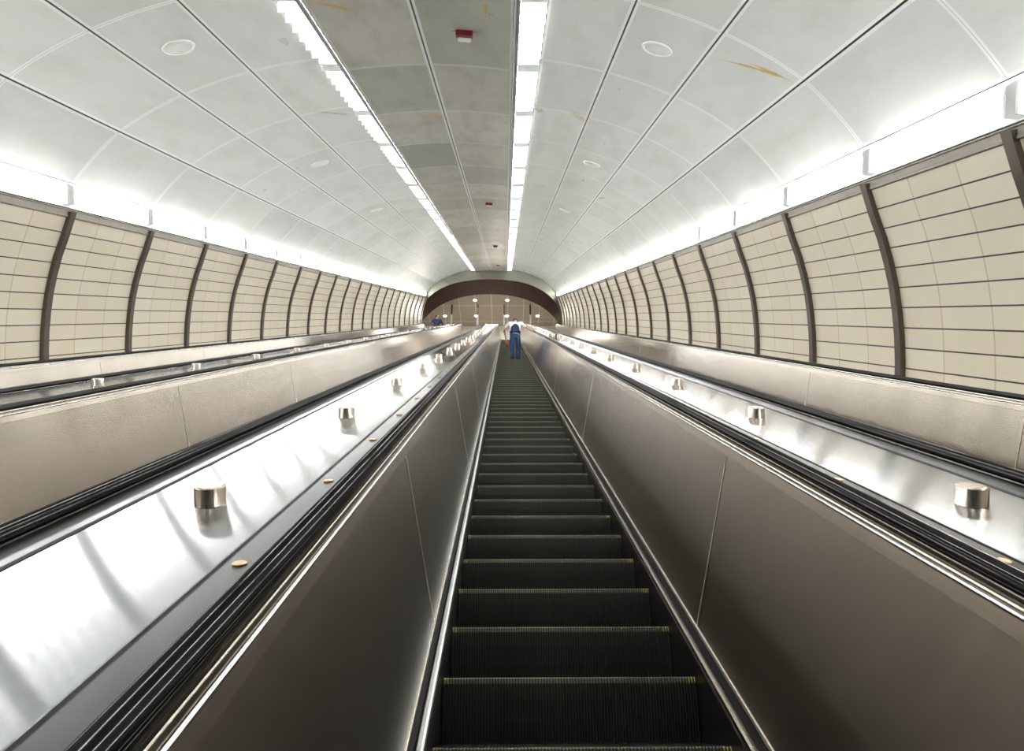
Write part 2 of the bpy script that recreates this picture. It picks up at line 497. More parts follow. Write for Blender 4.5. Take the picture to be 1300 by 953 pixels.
for kind, mk in (('ceiling', slot_lamp), ('wall', cove_lamp)):
    for sg, sd in ((-1, 'left'), (1, 'right')):
        first = None
        jv = {('ceiling', -1): 1, ('ceiling', 1): 1, ('wall', -1): 1, ('wall', 1): 0}[(kind, sg)]
        for j in range(-3, JMAX):
            s = R0 + BAY * j
            if first is None:
                first = mk(sg, s); base = first.location.copy(); s_f = s; ks = kids(first); o = first
            else:
                o = copy_tree(first, ks, base + Vector((0, (s - s_f) * ca, (s - s_f) * sa)))
            place_ = 'slot beside the grey middle panels of the ceiling' if kind == 'ceiling' else 'cove above the tiled wall'
            if j < jv:
                o['group'] = 'strip lamps of the lower tunnel'
                o['label'] = 'white strip lamp low in the %s %s, under the near edge of view' % (sd, 'ceiling slot' if kind == 'ceiling' else 'wall cove')
            else:
                o['group'] = 'strip lamps in the %s %s' % (sd, 'ceiling slot' if kind == 'ceiling' else 'wall cove')
                o['label'] = 'white strip lamp in the %s-hand %s, %s up from the near edge' % (sd, 'ceiling slot' if kind == 'ceiling' else 'wall cove', ORD[j - jv])

# ------------------------------------------------------------------ ceiling fittings
def on_ceiling(d_t, sg, s):
    """frame on the ceiling at offset d from the centre: position and the tilt of the surface"""
    pts = CP if d_t > 1.3 else MIDP
    pts = sorted(pts)
    for (d0, n0), (d1, n1) in zip(pts, pts[1:]):
        if d0 <= d_t <= d1:
            n = n0 + (n1 - n0) * (d_t - d0) / (d1 - d0)
            return (CX + sg * d_t, s, n), math.atan2((n1 - n0), (d1 - d0)) * sg
spk = [('left', -1, 8.0), ('right', 1, 8.0), ('left', -1, 14.0), ('right', 1, 14.0), ('left', -1, 20.1), ('right', 1, 20.1)]
SPL = {8.0: 'largest and nearest in the %s side of the ceiling', 14.0: 'second one up the %s side of the ceiling', 20.1: 'third one up the %s side of the ceiling'}
for sd, sg, s in spk:
    pos, tilt = on_ceiling(2.62, sg, s)
    rot = Matrix.Rotation(tilt if True else 0, 3, 'Y').inverted()
    t = thing('ceiling_speaker', pos, 'round white ceiling speaker, ' + SPL[s] % sd, 'speaker', 'round speakers set in the ceiling')
    fl = lathe([(.165, .01), (.175, -.004), (.17, -.014), (.15, -.018), (.140, -.010)], 40)
    link_mesh('flange', *place(fl, pos, lambda p: rot @ p), m_white, t, smooth=False)
    gr = lathe([(.138, -.002), (.13, -.012), (.08, -.015), (.02, -.016)], 40)
    link_mesh('grille', *place(gr, pos, lambda p: rot @ p), m_white, t, smooth=False)
for k, (s, lab) in enumerate(((8.05, 'red ceiling alarm with a white face, nearest and largest above the stairs'), (20.1, 'red ceiling alarm box, second one up the middle panels'),
                 (32.3, 'red ceiling alarm box, third one up, small in the distance'), (44.4, 'red ceiling alarm box close to the dark arch'))):
    pos, tilt = on_ceiling(.50, 1, s)
    rot = Matrix.Rotation(tilt, 3, 'Y').inverted()
    t = thing('ceiling_alarm', pos, lab, 'alarm', 'red alarms on the middle ceiling panels')
    bx = lambda *a: place(box(*a), pos, lambda p: rot @ p)
    bevel(link_mesh('housing', *bx(-.095, .095, -.06, .045, -.055, .005), m_red, t), .008)
    bevel(link_mesh('lens', *bx(-.07, .07, .02, .075, -.085, -.02), m_white, t), .006)
    link_mesh('mounting_plate', *bx(-.13, .13, -.02, .02, -.012, .004), m_alu, t)

# ------------------------------------------------------------------ escalators
def step_mesh():
    """one escalator step about its nosing in level axes: x across, y forward, z up; cleats on riser and tread"""
    V, Fc, ms = [], [], []
    w = .498; ncl = 88; p = 2 * w / ncl
    rz = [(.010, 0.0), (.002, -.005), (0, -.022), (.006, -.08), (.020, -.16), (.042, -.25)]
    xs = []
    for i in range(ncl):
        x = -w + i * p
        xs += [(x, .011), (x + p * .5, .011), (x + p * .5, 0), (x + p, 0)]
    n = len(xs)
    # riser rows
    rows = []
    for (y, z) in rz:
        rows.append([(x, y + d, z) for x, d in xs])
    for r in rows: V += r
    for a in range(len(rows) - 1):
        for i in range(n - 1):
            Fc.append((a * n + i, (a + 1) * n + i, (a + 1) * n + i + 1, a * n + i + 1)); 
            ms.append((2 if (a <= 1 and (i < 10 or i > n - 12)) else (3 if a <= 1 else 1)) if i % 4 == 2 else 0)
    o = len(V)
    for y in (0.010, .46):
        V += [(x, y + (d if y < .1 else 0), -d) for x, d in xs]
    for i in range(n - 1):
        Fc.append((o + i, o + i + 1, o + n + i + 1, o + n + i)); ms.append(1 if i % 4 == 2 else 0)
    # side plates and underside
    o = len(V)
    b = [(-w, .01, -.01), (-w, .42, -.01), (-w, .42, -.05), (-w, .02, -.24), (w, .01, -.01), (w, .42, -.01), (w, .42, -.05), (w, .02, -.24)]
    V += b
    Fc += [(o, o + 1, o + 2, o + 3), (o + 7, o + 6, o + 5, o + 4), (o + 3, o + 2, o + 6, o + 7)]; ms += [0, 0, 0]
    me = bpy.data.meshes.new('step'); me.from_pydata(V, [], Fc)
    for q in (m_step, m_ridge, m_yellow, m_tip): me.materials.append(q)
    for q, k in zip(me.polygons, ms): q.material_index = k
    me.update()
    return me
STEP = step_mesh()
STEP_LAND = -1.425
PITCH = .4621

def handrail_prof(x, n, w=.025):
    # C-shaped rubber rail, crown upward
    return [(x - w, n - .018), (x - w * 1.08, n - .004), (x - w * .95, n + .006), (x - w * .55, n + .0125), (x, n + .014), (x + w * .55, n + .0125),
            (x + w * .95, n + .006), (x + w * 1.08, n - .004), (x + w, n - .018), (x + w * .6, n - .021), (x - w * .6, n - .021)]

PATH = make_path(-7.0)
def escalator(c, w, hw, label, joints, mpanel, steps, strip_l=.365, strip_r=.365):
    t = thing('escalator', (c, 0, STEP_LAND - .3), label, 'escalator', 'escalators side by side in the tunnel')
    for sg in (-1, 1):
        X = lambda e: c + sg * (w + e)
        fl = sg > 0
        sweep('skirt', [(X(.002), -1.75), (X(.002), -1.36), (X(.006), -1.352)], PATH, m_skirt, t, flip=fl)
        sweep('skirt_cap', [(X(.004), -1.352), (X(.006), -1.338), (X(.014), -1.334), (X(.026), -1.336), (X(.030), -1.345)], PATH, m_alu if sg < 0 else m_rail, t, flip=fl)
        sweep('inner_deck', [(X(.030), -1.345), (X(.036), -1.350), (X(.050), -1.318)], PATH, m_black, t, flip=fl)
        sweep('panel_foot_bead', [(X(.049), -1.318), (X(.044), -1.310), (X(.048), -1.302), (X(.056), -1.300)], PATH, m_rail, t, flip=fl)
        # inner panels, one piece per joint
        js = joints[sg]
        bx0, bn0, bx1, bn1 = .053, -1.302, .177, -.585
        lim = [-7.0] + [j for j in js if -6 < j < 44.9] + [45.0]
        for a, b in zip(lim, lim[1:]):
            sweep('inner_panel', [(X(bx0), bn0), (X(bx1 - .0065), bn1)], st(a + .003, b - .003), mpanel, t, flip=fl)
        sweep('inner_panel', [(X(bx0), bn0), (X(bx1 - .0065), bn1)], [p for p in PATH if p[0] >= 45.0 - 1e-6], mpanel, t, flip=fl)
        sweep('panel_backing', [(X(bx0 + .004), bn0), (X(bx1 - .002), bn1)], PATH, m_trim, t, flip=fl)
        for q in lim[1:-1]:
            if q > 0: sweep('panel_joint', [(X(bx0 - .0015), bn0 + .004), (X(bx1 - .0085), bn1)], st(q - .004, q + .004), m_joint, t, flip=fl)
        sweep('upper_panel', [(X(.171), -.585), (X(.169), -.583), (X(.176), -.548)], PATH, mpanel, t, flip=fl)
        sweep('panel_top_bead', [(X(.175), -.547), (X(.1735), -.543), (X(.175), -.539), (X(.180), -.538), (X(.187), -.541)], PATH, m_trim, t, flip=fl, smooth=True)
        h = hw - w       # handrail offset
        sweep('handrail_guide', [(X(.187), -.540), (X(.190), -.556), (X(.197), -.556), (X(.199), -.542), (X(h - .036), -.538), (X(h - .034), -.549), (X(h - .031), -.549), (X(h - .030), -.534),
                                 (X(h - .014), -.533), (X(h - .012), -.523), (X(h + .012), -.523), (X(h + .014), -.533), (X(h + .030), -.536)], PATH, m_rail, t, flip=fl)
        hp = handrail_prof(X(h), -.506)
        sweep('handrail', hp if sg > 0 else hp[::-1], PATH, m_rubber, t, closed=True, caps=True, smooth=True)
        e = strip_l if sg < 0 else strip_r
        sweep('outer_strip', [(X(h + .030), -.536), (X(h + .033), -.526), (X(e - .014), -.530), (X(e - .010), -.536), (X(e - .002), -.536), (X(e), -.531)], PATH, m_strip, t, flip=fl)
        # round caps on the outer strip
        for k in range(30 if hw < .8 else 0):
            s = 1.52 + .77 * k - 1.54
            v, f = lathe([(.016, 0), (.016, .003), (.012, .005)], 14, (X((h + .034 + e) / 2), s, -.528))
            link_mesh('strip_cap', v, f, m_button, t)
    # steps: level treads, nosing on the incline
    if steps:
        first = None
        for j in range(-6, 88):
            s = 3.254 + PITCH * j
            if first is None:
                o = bpy.data.objects.new('step', STEP)
            else: o = first.copy()
            C.objects.link(o); o.parent = t
            o.location = (0, s, STEP_LAND - (STEP_LAND - .3)); o.rotation_euler = (-R30, 0, 0)
            if w > .51: o.scale = (w / .5, 1, 1)
            first = first or o
    sweep('truss_pan', [(c - w - .002, -1.74), (c + w + .002, -1.74)], PATH, m_black, t)
    return t

JS = lambda a, d: [a + d * k for k in range(-4, 30)]
escalator(.2525, .5, .737, 'escalator the viewer stands on, dark ribbed steps with the climbing person on it', {-1: JS(3.0, 3.0), 1: JS(2.97, 4.5)}, m_panel_mid, True)
escalator(2.445, .568, .805, 'escalator next to the right tiled wall, its steps hidden below the polished deck', {-1: JS(3, 3.6), 1: JS(4.35, 3.1)}, m_panel, False)
escalator(-1.985, .568, .805, 'escalator just left of the ribbed steps, its tall grey side panel facing us', {-1: JS(2.9, 3.1), 1: JS(3, 3.6)}, m_panel, False)
escalator(-4.295, .648, .885, 'escalator along the left tiled wall, farthest across and carrying the dark-haired rider', {-1: JS(2.9, 3.1), 1: JS(3, 3.6)}, m_panel, False)

# polished covers between and beside the escalators
def deck(x0, x1, label, knobs, ks):
    xm = (x0 + x1) / 2
    t = thing('deck_cover', (xm, 0, -.56), label, 'deck cover', 'polished covers beside the escalators')
    z_ = -.5315 if knobs else -.66
    sweep('cover_sheet', [(x0, z_ - .0015), (x0 + .004, z_), (x1 - .004, z_), (x1, z_ - .0015)], PATH, m_deck if knobs else m_rail, t)
    if knobs:
        first = None
        for k in range(knobs):
            s = ks + 1.742 * k
            if s > 45: break
            if first is None:
                v, f = lathe([(.044, 0), (.0425, .002), (.0425, .050), (.040, .0545), (.036, .056)], 28, (xm, s, -.5315))
                first = link_mesh('anti_slide_knob', v, f, m_knob, t); s_f = s; o = first
                for p in first.data.polygons: p.use_smooth = len(p.vertices) == 4
            else:
                o = first.copy(); C.objects.link(o); o.parent = t; o.location = (0, s - s_f, 0)
    return t
deck(1.1185, 1.511, 'mirror-polished steel cover with round knobs between the middle and right escalators', 26, 2.0)
deck(-1.051, -.6135, 'mirror-polished steel cover with round knobs just left of the ribbed steps', 26, 2.02)
deck(-3.281, -2.919, 'narrow steel cover with knobs between the two left escalators', 26, 2.0)
for nm, x0, x1 in (('side_cover_right', 3.385, 3.92), ('side_cover_left', -5.82, -5.315)):  # unseen sloping deck covers between the outer escalators and the walls
    tag(sweep(nm, [(x0, -.66), (x1, -.66)], PATH, m_rail), kind='structure')

# ------------------------------------------------------------------ upper end: collar, landing, mezzanine
def ray_plane_s(px, py, s): return ((px - 641.5) / F * s, s, -(py - 401) / F * s)
XM = 622.0
def sym(pts, k=6):
    """catmull-rom through half outline (offset, y) mirrored about XM"""
    full = [(XM - a, y) for a, y in reversed(pts[1:])] + [(XM + a, y) for a, y in pts]
    out = []
    for i in range(len(full) - 1):
        p0 = full[max(0, i - 1)]; p1 = full[i]; p2 = full[i + 1]; p3 = full[min(len(full) - 1, i + 2)]
        for q in range(k):
            t = q / k
            out.append(tuple(.5 * (2 * b + (c_ - a) * t + (2 * a - 5 * b + 4 * c_ - d) * t * t + (3 * b - a - 3 * c_ + d) * t ** 3) for a, b, c_, d in zip(p0, p1, p2, p3)))
    out.append(full[-1]); return out
outer = [ray_plane_s(x, y, S_END) for x, y in sym([(0, 336), (38, 340), (62, 351), (80, 366), (92, 386), (97, 404), (98, 440)])]
inner = [ray_plane_s(x, y, S_END) for x, y in sym([(0, 354.6), (38, 358), (62, 366.5), (79, 379), (87, 393), (90.5, 411), (91, 440)])]
YB = 44.46
def ray_Y(px, py):
    dy = (py - 401) / F; s = YB / (ca + .5 * dy)
    return ((px - 641.5) / F * s, s, -dy * s)
back = [ray_Y(x, y) for x, y in sym([(0, 373.6), (24, 375), (47, 380.5), (66, 389.5), (79, 400.5), (86, 411), (88, 440)])]
k = len(outer)
rows = [outer, inner]
V = [(x, s - .03, n) for x, s, n in outer] + [(x, s - .02, n) for x, s, n in inner]
mid_ = [(x, s, n - .02 if i not in (0, k - 1) else n) for i, (x, s, n) in enumerate(inner)]
Fc = [(i, k + i, k + i + 1, i + 1) for i in range(k - 1)]
col = thing('arch_collar', (CX, S_END, -.6), 'wide dark steel arch closing the top end of the tunnel', 'arch')
link_mesh('fascia', V, Fc, m_collar, col, smooth=True)
V = [(x, s - .02, n) for x, s, n in inner] + list(back)
link_mesh('soffit', V, Fc, m_soffit, col, smooth=True)
# reveal behind the arch so the collar has thickness
back_w = [P(*p) for p in back]
V = list(back)
o2 = [(CX + (x - CX) * 1.5, s, n) for x, s, n in back]
V = list(back) + [ray_Y(XM + (px - XM) * 1.35, 373 - (411 - py) * .0 - 25 + (py - 373) * 1.0) for px, py in sym([(0, 373.6), (24, 375), (47, 380.5), (66, 389.5), (79, 400.5), (86, 411), (88, 440)])]
link_mesh('rear_face', V, Fc, m_collar, col)

# end wall of the tunnel round the collar (level landing beyond)
def wbox(name, x0, x1, y0, y1, z0, z1, mat, kind='structure', bev=0):
    v, f = box(x0, x1, y0, y1, z0, z1)
    o = link_mesh(name, v, f, mat, world=True, origin=((x0 + x1) / 2, (y0 + y1) / 2, z0))
    if kind: tag(o, kind=kind)
    return o
ZL = 21.68
wbox('floor_landing', -9, 7, 43.6, 50, ZL - .2, ZL, m_floor)
wbox('floor', CX - 4.9, CX + 4.9, -9, -7, -7, -6.9, m_floor)
def mezz_ceiling():
    m, nt, b = newmat('mezzanine_ceiling')
    tc = nt.nodes.new('ShaderNodeTexCoord')
    sx = nt.nodes.new('ShaderNodeSeparateXYZ'); nt.links.new(tc.outputs['Object'], sx.inputs[0])
    fx = M(nt, 'FRACT', M(nt, 'DIVIDE', M(nt, 'ADD', sx.outputs[0], 30.03), 1.2)); fy = M(nt, 'FRACT', M(nt, 'DIVIDE', M(nt, 'ADD', sx.outputs[1], 29.75), 2.4))
    dx = M(nt, 'MULTIPLY', M(nt, 'MINIMUM', fx, M(nt, 'SUBTRACT', 1, fx)), 1.2); dy = M(nt, 'MULTIPLY', M(nt, 'MINIMUM', fy, M(nt, 'SUBTRACT', 1, fy)), 2.4)
    f = M(nt, 'MAXIMUM', M(nt, 'LESS_THAN', dx, .02), M(nt, 'LESS_THAN', dy, .03))
    nt.links.new(mixc(nt, f, (.47, .39, .31), (.85, .82, .75)), b.inputs['Base Color'])
    b.inputs['Roughness'].default_value = .3
    return m
zc = 27.5
wbox('ceiling_mezzanine', -9, 7, 44.5, 49.6, zc, zc + .2, mezz_ceiling())
wbox('wall_back', -9, 7, 49.2, 49.5, ZL, zc, m_mezz_w)
wbox('wall_mezzanine_left', -9.2, -9, 43.6, 49.5, ZL, zc, m_mezz_w)
wbox('wall_mezzanine_right', 7, 7.2, 43.6, 49.5, ZL, zc, m_mezz_w)
DLN = {(0, 0): 'left one of the near pair', (0, 1): 'right one of the near pair'}
n_ = 0
for r, Y in enumerate((45.3, 47.6)):
    for X in ((-2.23, .145) if r == 0 else (-4.6, -2.22, .12, 2.47)):
        lab = ('near row beyond the arch, ' + ('left of the two' if X < -1 else 'right of the two')) if r == 0 else ('far row beyond the arch, ' + {-4.6: 'nearest the rider on the left', -2.22: 'second from the left', .12: 'above the climbing person', 2.47: 'rightmost'}[X])
        t = thing('downlight', (X, Y, zc), 'small round downlight in the ' + lab, 'lamp', 'downlights beyond the arch', world=True)
        v, f = lathe([(.17, .0), (.17, -.02), (.14, -.03), (.125, -.012)], 20, (X, Y, zc)); link_mesh('rim', v, f, m_white, t)
        v, f = lathe([(.12, -.008), (.12, -.02), (.06, -.03)], 20, (X, Y, zc)); link_mesh('lens', v, f, m_down, t)
for X, lab in ((-3.96, 'leftmost of the four'), (-2.03, 'second from the left'), (-.09, 'left of the climbing person\'s head'), (1.85, 'rightmost of the four')):
    t = thing('hanging_post', (X, 46.0, zc), 'slim dark post hanging from the ceiling beyond the arch, ' + lab, 'post', 'posts beyond the arch', world=True)
    v, f = box(X - .05, X + .05, 45.95, 46.05, zc - .85, zc); link_mesh('upper_shaft', v, f, m_bronze, t)
    v, f = box(X - .055, X + .055, 45.945, 46.055, zc - 1.7, zc - .85); link_mesh('lower_shaft', v, f, m_white, t)
for X, e in ((-4.5, 45), (-1, 45), (3, 45)):  # area lights without fixtures, added to brighten the mezzanine
    ld = bpy.data.lights.new('mezzanine_fill', 'AREA'); ld.energy = e; ld.size = 1.2; ld.color = (1, .93, .82)
    lo = bpy.data.objects.new('mezzanine_fill', ld); C.objects.link(lo); lo.location = (X, 47.2, zc - .25)

# ------------------------------------------------------------------ people
m_skin = simple('skin', (.50, .30, .21), .5)
m_hair = simple('dark_hair', (.02, .015, .012), .5)
m_jeans = simple('blue_denim', (.018, .055, .15), .8)
m_navy = simple('navy_cloth', (.012, .02, .07), .8)
m_tee = simple('white_cloth', (.75, .75, .75), .8)
m_shoe = simple('dark_shoe', (.02, .02, .022), .5)
m_bag = simple('orange_bag', (.75, .16, .07), .5)
m_eye = simple('eye_dark', (.01, .01, .01), .3)
DG = None
def skin_mesh(name, pts, edges, rad, mat, parent, sub=1):
    """pts: dict name->(x,y,z) level local; grown with Skin + Subdivision and baked to a mesh"""
    keys = list(pts); idx = {k: i for i, k in enumerate(keys)}
    me = bpy.data.meshes.new(name); me.from_pydata([pts[k] for k in keys], [(idx[a], idx[b]) for a, b in edges], [])
    ob = bpy.data.objects.new(name, me); C.objects.link(ob)
    sk = ob.modifiers.new('skin', 'SKIN'); sk.use_smooth_shade = True
    for i, kx in enumerate(keys):
        r = rad[kx]; r = r if isinstance(r, tuple) else (r, r)
        me.skin_vertices[0].data[i].radius = r
        me.skin_vertices[0].data[i].use_root = (i == 0)
    sb = ob.modifiers.new('sub', 'SUBSURF'); sb.levels = sub; sb.render_levels = sub
    dg = bpy.context.evaluated_depsgraph_get()
    nm = bpy.data.meshes.new_from_object(ob.evaluated_get(dg))
    nm.name = name
    bpy.data.objects.remove(ob)
    nm.materials.clear(); nm.materials.append(mat)
    for p in nm.polygons: p.use_smooth = True
    o = bpy.data.objects.new(name, nm); C.objects.link(o); o.parent = parent
    return o
def blob(c, r, seg=16, rings=10, rot=None, sq=None):
    v, f = [], []
    for i in range(rings + 1):
        th = math.pi * i / rings
        for j in range(seg):
            a = 2 * math.pi * j / seg
            p = Vector((math.sin(th) * math.cos(a) * r[0], math.sin(th) * math.sin(a) * r[1], math.cos(th) * r[2]))
            if sq: p = sq(p)
            if rot: p = rot @ p
            v.append(tuple(Vector(c) + p))
    for i in range(rings):
        for j in range(seg):
            j2 = (j + 1) % seg
            f.append((i * seg + j, (i + 1) * seg + j, (i + 1) * seg + j2, i * seg + j2))
    return v, f
def add_to(ob, vf, mat=None):
    bm = bmesh.new(); bm.from_mesh(ob.data)
    mi = 0
    if mat:
        ob.data.materials.append(mat); mi = len(ob.data.materials) - 1
    vs = [bm.verts.new(p) for p in vf[0]]
    for q in vf[1]:
        try:
            fc = bm.faces.new([vs[i] for i in q]); fc.smooth = True; fc.material_index = mi
        except ValueError: pass
    bm.to_mesh(ob.data); bm.free()

def hand_chain(pts, edges, rad, side, wrist, direction, palm_down):
    """palm plus five unequal, bent fingers"""
    d = Vector(direction).normalized(); dn = Vector(palm_down).normalized(); lat = d.cross(dn)
    w = Vector(wrist); pk = side + 'palm'
    pts[pk] = tuple(w + d * .05); rad[pk] = (.030, .016); edges.append((side + 'wrist', pk))
    for i, (off, L) in enumerate(((-.027, .066), (-.009, .076), (.009, .072), (.026, .058))):
        a = w + d * .085 + lat * off; b = a + d * L * .5 + dn * .012; c_ = b + d * L * .28 + dn * .03
        ks = [side + 'f%d%d' % (i, q) for q in range(3)]
        for kx, q, r in zip(ks, (a, b, c_), (.0095, .0085, .0075)): pts[kx] = tuple(q); rad[kx] = r
        edges += [(pk, ks[0]), (ks[0], ks[1]), (ks[1], ks[2])]
    a = w + d * .03 - lat * .034 + dn * .008; b = a + d * .032 - lat * .014 + dn * .018
    pts[side + 't0'] = tuple(a); rad[side + 't0'] = .011; pts[side + 't1'] = tuple(b); rad[side + 't1'] = .009
    edges += [(pk, side + 't0'), (side + 't0', side + 't1')]

def person(foot, heading, label, pose, colors, scale=1.0, extra=None):
    """feet at world position foot; local +y is the way the body faces"""
    t = bpy.data.objects.new('person', None); C.objects.link(t)
    t.location = foot; t.rotation_euler = (0, 0, heading); t.scale = (scale,) * 3
    tag(t, label, 'person')
    J = pose
    # skin: hidden trunk, neck, arms, hands, lower legs
    pts, rad, ed = {}, {}, []
    def V_(k, p, r): pts[k] = p; rad[k] = r
    V_('pelvis', J['pelvis'], (.13, .09)); V_('waist', J['waist'], (.10, .07)); V_('chest', J['chest'], (.115, .07)); V_('neck', J['neck'], .055); V_('skull', J['skull'], .06)
    ed += [('pelvis', 'waist'), ('waist', 'chest'), ('chest', 'neck'), ('neck', 'skull')]
    for sd in 'LR':
        V_(sd + 'sh', J[sd + 'sh'], .045); V_(sd + 'el', J[sd + 'el'], .038); V_(sd + 'wrist', J[sd + 'wr'], .025)
        ed += [('chest', sd + 'sh'), (sd + 'sh', sd + 'el'), (sd + 'el', sd + 'wrist')]
        V_(sd + 'hip', J[sd + 'hip'], .082); V_(sd + 'kn', J[sd + 'kn'], .055); V_(sd + 'an', J[sd + 'an'], .036); 
        ed += [('pelvis', sd + 'hip'), (sd + 'hip', sd + 'kn'), (sd + 'kn', sd + 'an')]
        fdir = Vector(J[sd + 'wr']) - Vector(J[sd + 'el'])
        hand_chain(pts, ed, rad, sd, J[sd + 'wr'], J.get(sd + 'hd', fdir), (0, 0, -1))
    body = skin_mesh('body', pts, ed, rad, m_skin, t, 2)
    hc = Vector(J['head']); hr = J['headrot']
    def shape(p):
        q = p.copy()
        if q.z < 0: q.x *= 1 + .28 * q.z / .12; q.y *= 1 + .12 * q.z / .12
        return q
    add_to(body, blob(hc, (.076, .096, .118), 20, 14, hr, shape))
    add_to(body, blob(hc + hr @ Vector((0, .098, -.018)), (.013, .020, .024), 8, 6, hr))           # nose
    for sx_ in (-1, 1):
        add_to(body, blob(hc + hr @ Vector((sx_ * .076, -.004, -.005)), (.010, .022, .034), 8, 6, hr))   # ears
    for sx_ in (-1, 1):
        add_to(body, blob(hc + hr @ Vector((sx_ * .03, .086, .008)), (.014, .008, .008), 8, 6, hr), m_eye if sx_ < 0 else None)
    add_to(body, blob(hc + hr @ Vector((0, .088, -.062)), (.024, .008, .006), 8, 6, hr))
    # hair cap
    def hs(p):
        q = p.copy()
        if q.y > .05 and q.z < .035: q.y = .05 + (q.y - .05) * .2
        if q.z < -.06: q.z = -.06
        return q
    v, f = blob(hc + hr @ Vector((0, -.006, .018)), (.092, .110, .122), 20, 14, hr, hs)
    hair = link_mesh('hair', v, f, m_hair, world=True, smooth=True); hair.parent = t
    # clothes
    def sub(keys, names, rr, nm, mat):
        return skin_mesh(nm, {k_: pts[k_] for k_ in keys}, names, rr, mat, t, 2)
    tp = {'waist': pts['waist'], 'pelvis': tuple(Vector(pts['pelvis']) + Vector((0, 0, .0))), 'chest': pts['chest'], 'collar': tuple(Vector(pts['chest']).lerp(Vector(pts['neck']), .6))}
    tr = {'waist': (.155, .115), 'pelvis': (.175, .135), 'chest': (.185, .13), 'collar': (.095, .085)}
    te = [('waist', 'pelvis'), ('waist', 'chest'), ('chest', 'collar')]
    for sd in 'LR':
        tp[sd + 'sh'] = pts[sd + 'sh']; tr[sd + 'sh'] = .085; te.append(('chest', sd + 'sh'))
        m_ = Vector(pts[sd + 'sh']).lerp(Vector(pts[sd + 'el']), .8 if colors['sleeve'] == 'short' else 1.0)
        tp[sd + 'cf'] = tuple(m_); tr[sd + 'cf'] = .06; te.append((sd + 'sh', sd + 'cf'))
        if colors['sleeve'] == 'long':
            tp[sd + 'c2'] = tuple(Vector(pts[sd + 'wrist'])); tr[sd + 'c2'] = .042; te.append((sd + 'cf', sd + 'c2'))
    skin_mesh('shirt', tp, te, tr, colors['shirt'], t, 2)
    if colors.get('vest'):
        vp = {'waist': pts['waist'], 'low': tuple(Vector(pts['pelvis']).lerp(Vector(pts['waist']), .45)), 'chest': pts['chest'], 'collar': tuple(Vector(pts['chest']).lerp(Vector(pts['neck']), .55))}
        vr = {'waist': (.175, .135), 'low': (.175, .135), 'chest': (.235, .178), 'collar': (.115, .10)}
        for sd in 'LR':
            vp[sd + 'v'] = tuple(Vector(pts['chest']).lerp(Vector(pts[sd + 'sh']), .62)); vr[sd + 'v'] = .098
        skin_mesh('vest', vp, [('waist', 'low'), ('waist', 'chest'), ('chest', 'collar'), ('chest', 'Lv'), ('chest', 'Rv')], vr, colors['vest'], t, 2)
    lp = {'pelvis': pts['pelvis'], 'band': tuple(Vector(pts['pelvis']).lerp(Vector(pts['waist']), .6))}; lr = {'pelvis': (.15, .115), 'band': (.15, .112)}; le = [('pelvis', 'band')]
    for sd in 'LR':
        for a, r in (('hip', .105), ('kn', .078), ('an', .062)):
            lp[sd + a] = pts[sd + a]; lr[sd + a] = r
        le += [('pelvis', sd + 'hip'), (sd + 'hip', sd + 'kn'), (sd + 'kn', sd + 'an')]
    skin_mesh('trousers', lp, le, lr, colors['legs'], t, 2)
    for sd in 'LR':
        a = Vector(pts[sd + 'an'])
        v, f = blob(a + Vector((0, .06, -.045)), (.052, .145, .05), 16, 10, None, lambda p: Vector((p.x, p.y, max(p.z, -.032))))
        s_ = link_mesh('shoe', v, f, m_shoe, world=True, smooth=True); s_.parent = t
    return t

def foot_at(x, j):
    s = 3.254 + PITCH * j
    w = P(x, s, STEP_LAND)
    return Vector((w.x, w.y + .2, w.z))
RX = lambda a: Matrix.Rotation(math.radians(a), 3, 'X')
# climbing person, seen from behind, bent forward over the steps, hands reaching down to the sides
climb = {'pelvis': (0, -.02, .97), 'waist': (0, .0, 1.14), 'chest': (.01, .06, 1.38), 'neck': (.02, .14, 1.52), 'skull': (.02, .18, 1.57), 'head': (.02, .20, 1.62), 'headrot': RX(-28),
         'Lsh': (-.18, .08, 1.46), 'Lel': (-.37, .16, 1.28), 'Lwr': (-.31, .36, 1.13), 'Lhd': (0, .35, -1),
         'Rsh': (.20, .08, 1.46), 'Rel': (.42, .16, 1.33), 'Rwr': (.62, .30, 1.26), 'Rhd': (.5, .8, -.2),
         'Lhip': (-.095, -.02, .92), 'Lkn': (-.10, .05, .49), 'Lan': (-.10, -.04, .085), 'Rhip': (.095, -.02, .92), 'Rkn': (.10, .14, .55), 'Ran': (.10, .06, .085)}
p1 = person(foot_at(.33, 44), 0, 'person in blue jeans, white T-shirt and dark vest leaning forward up the middle escalator', climb,
            {'shirt': m_tee, 'vest': m_navy, 'legs': m_jeans, 'sleeve': 'short'}, 1.03)
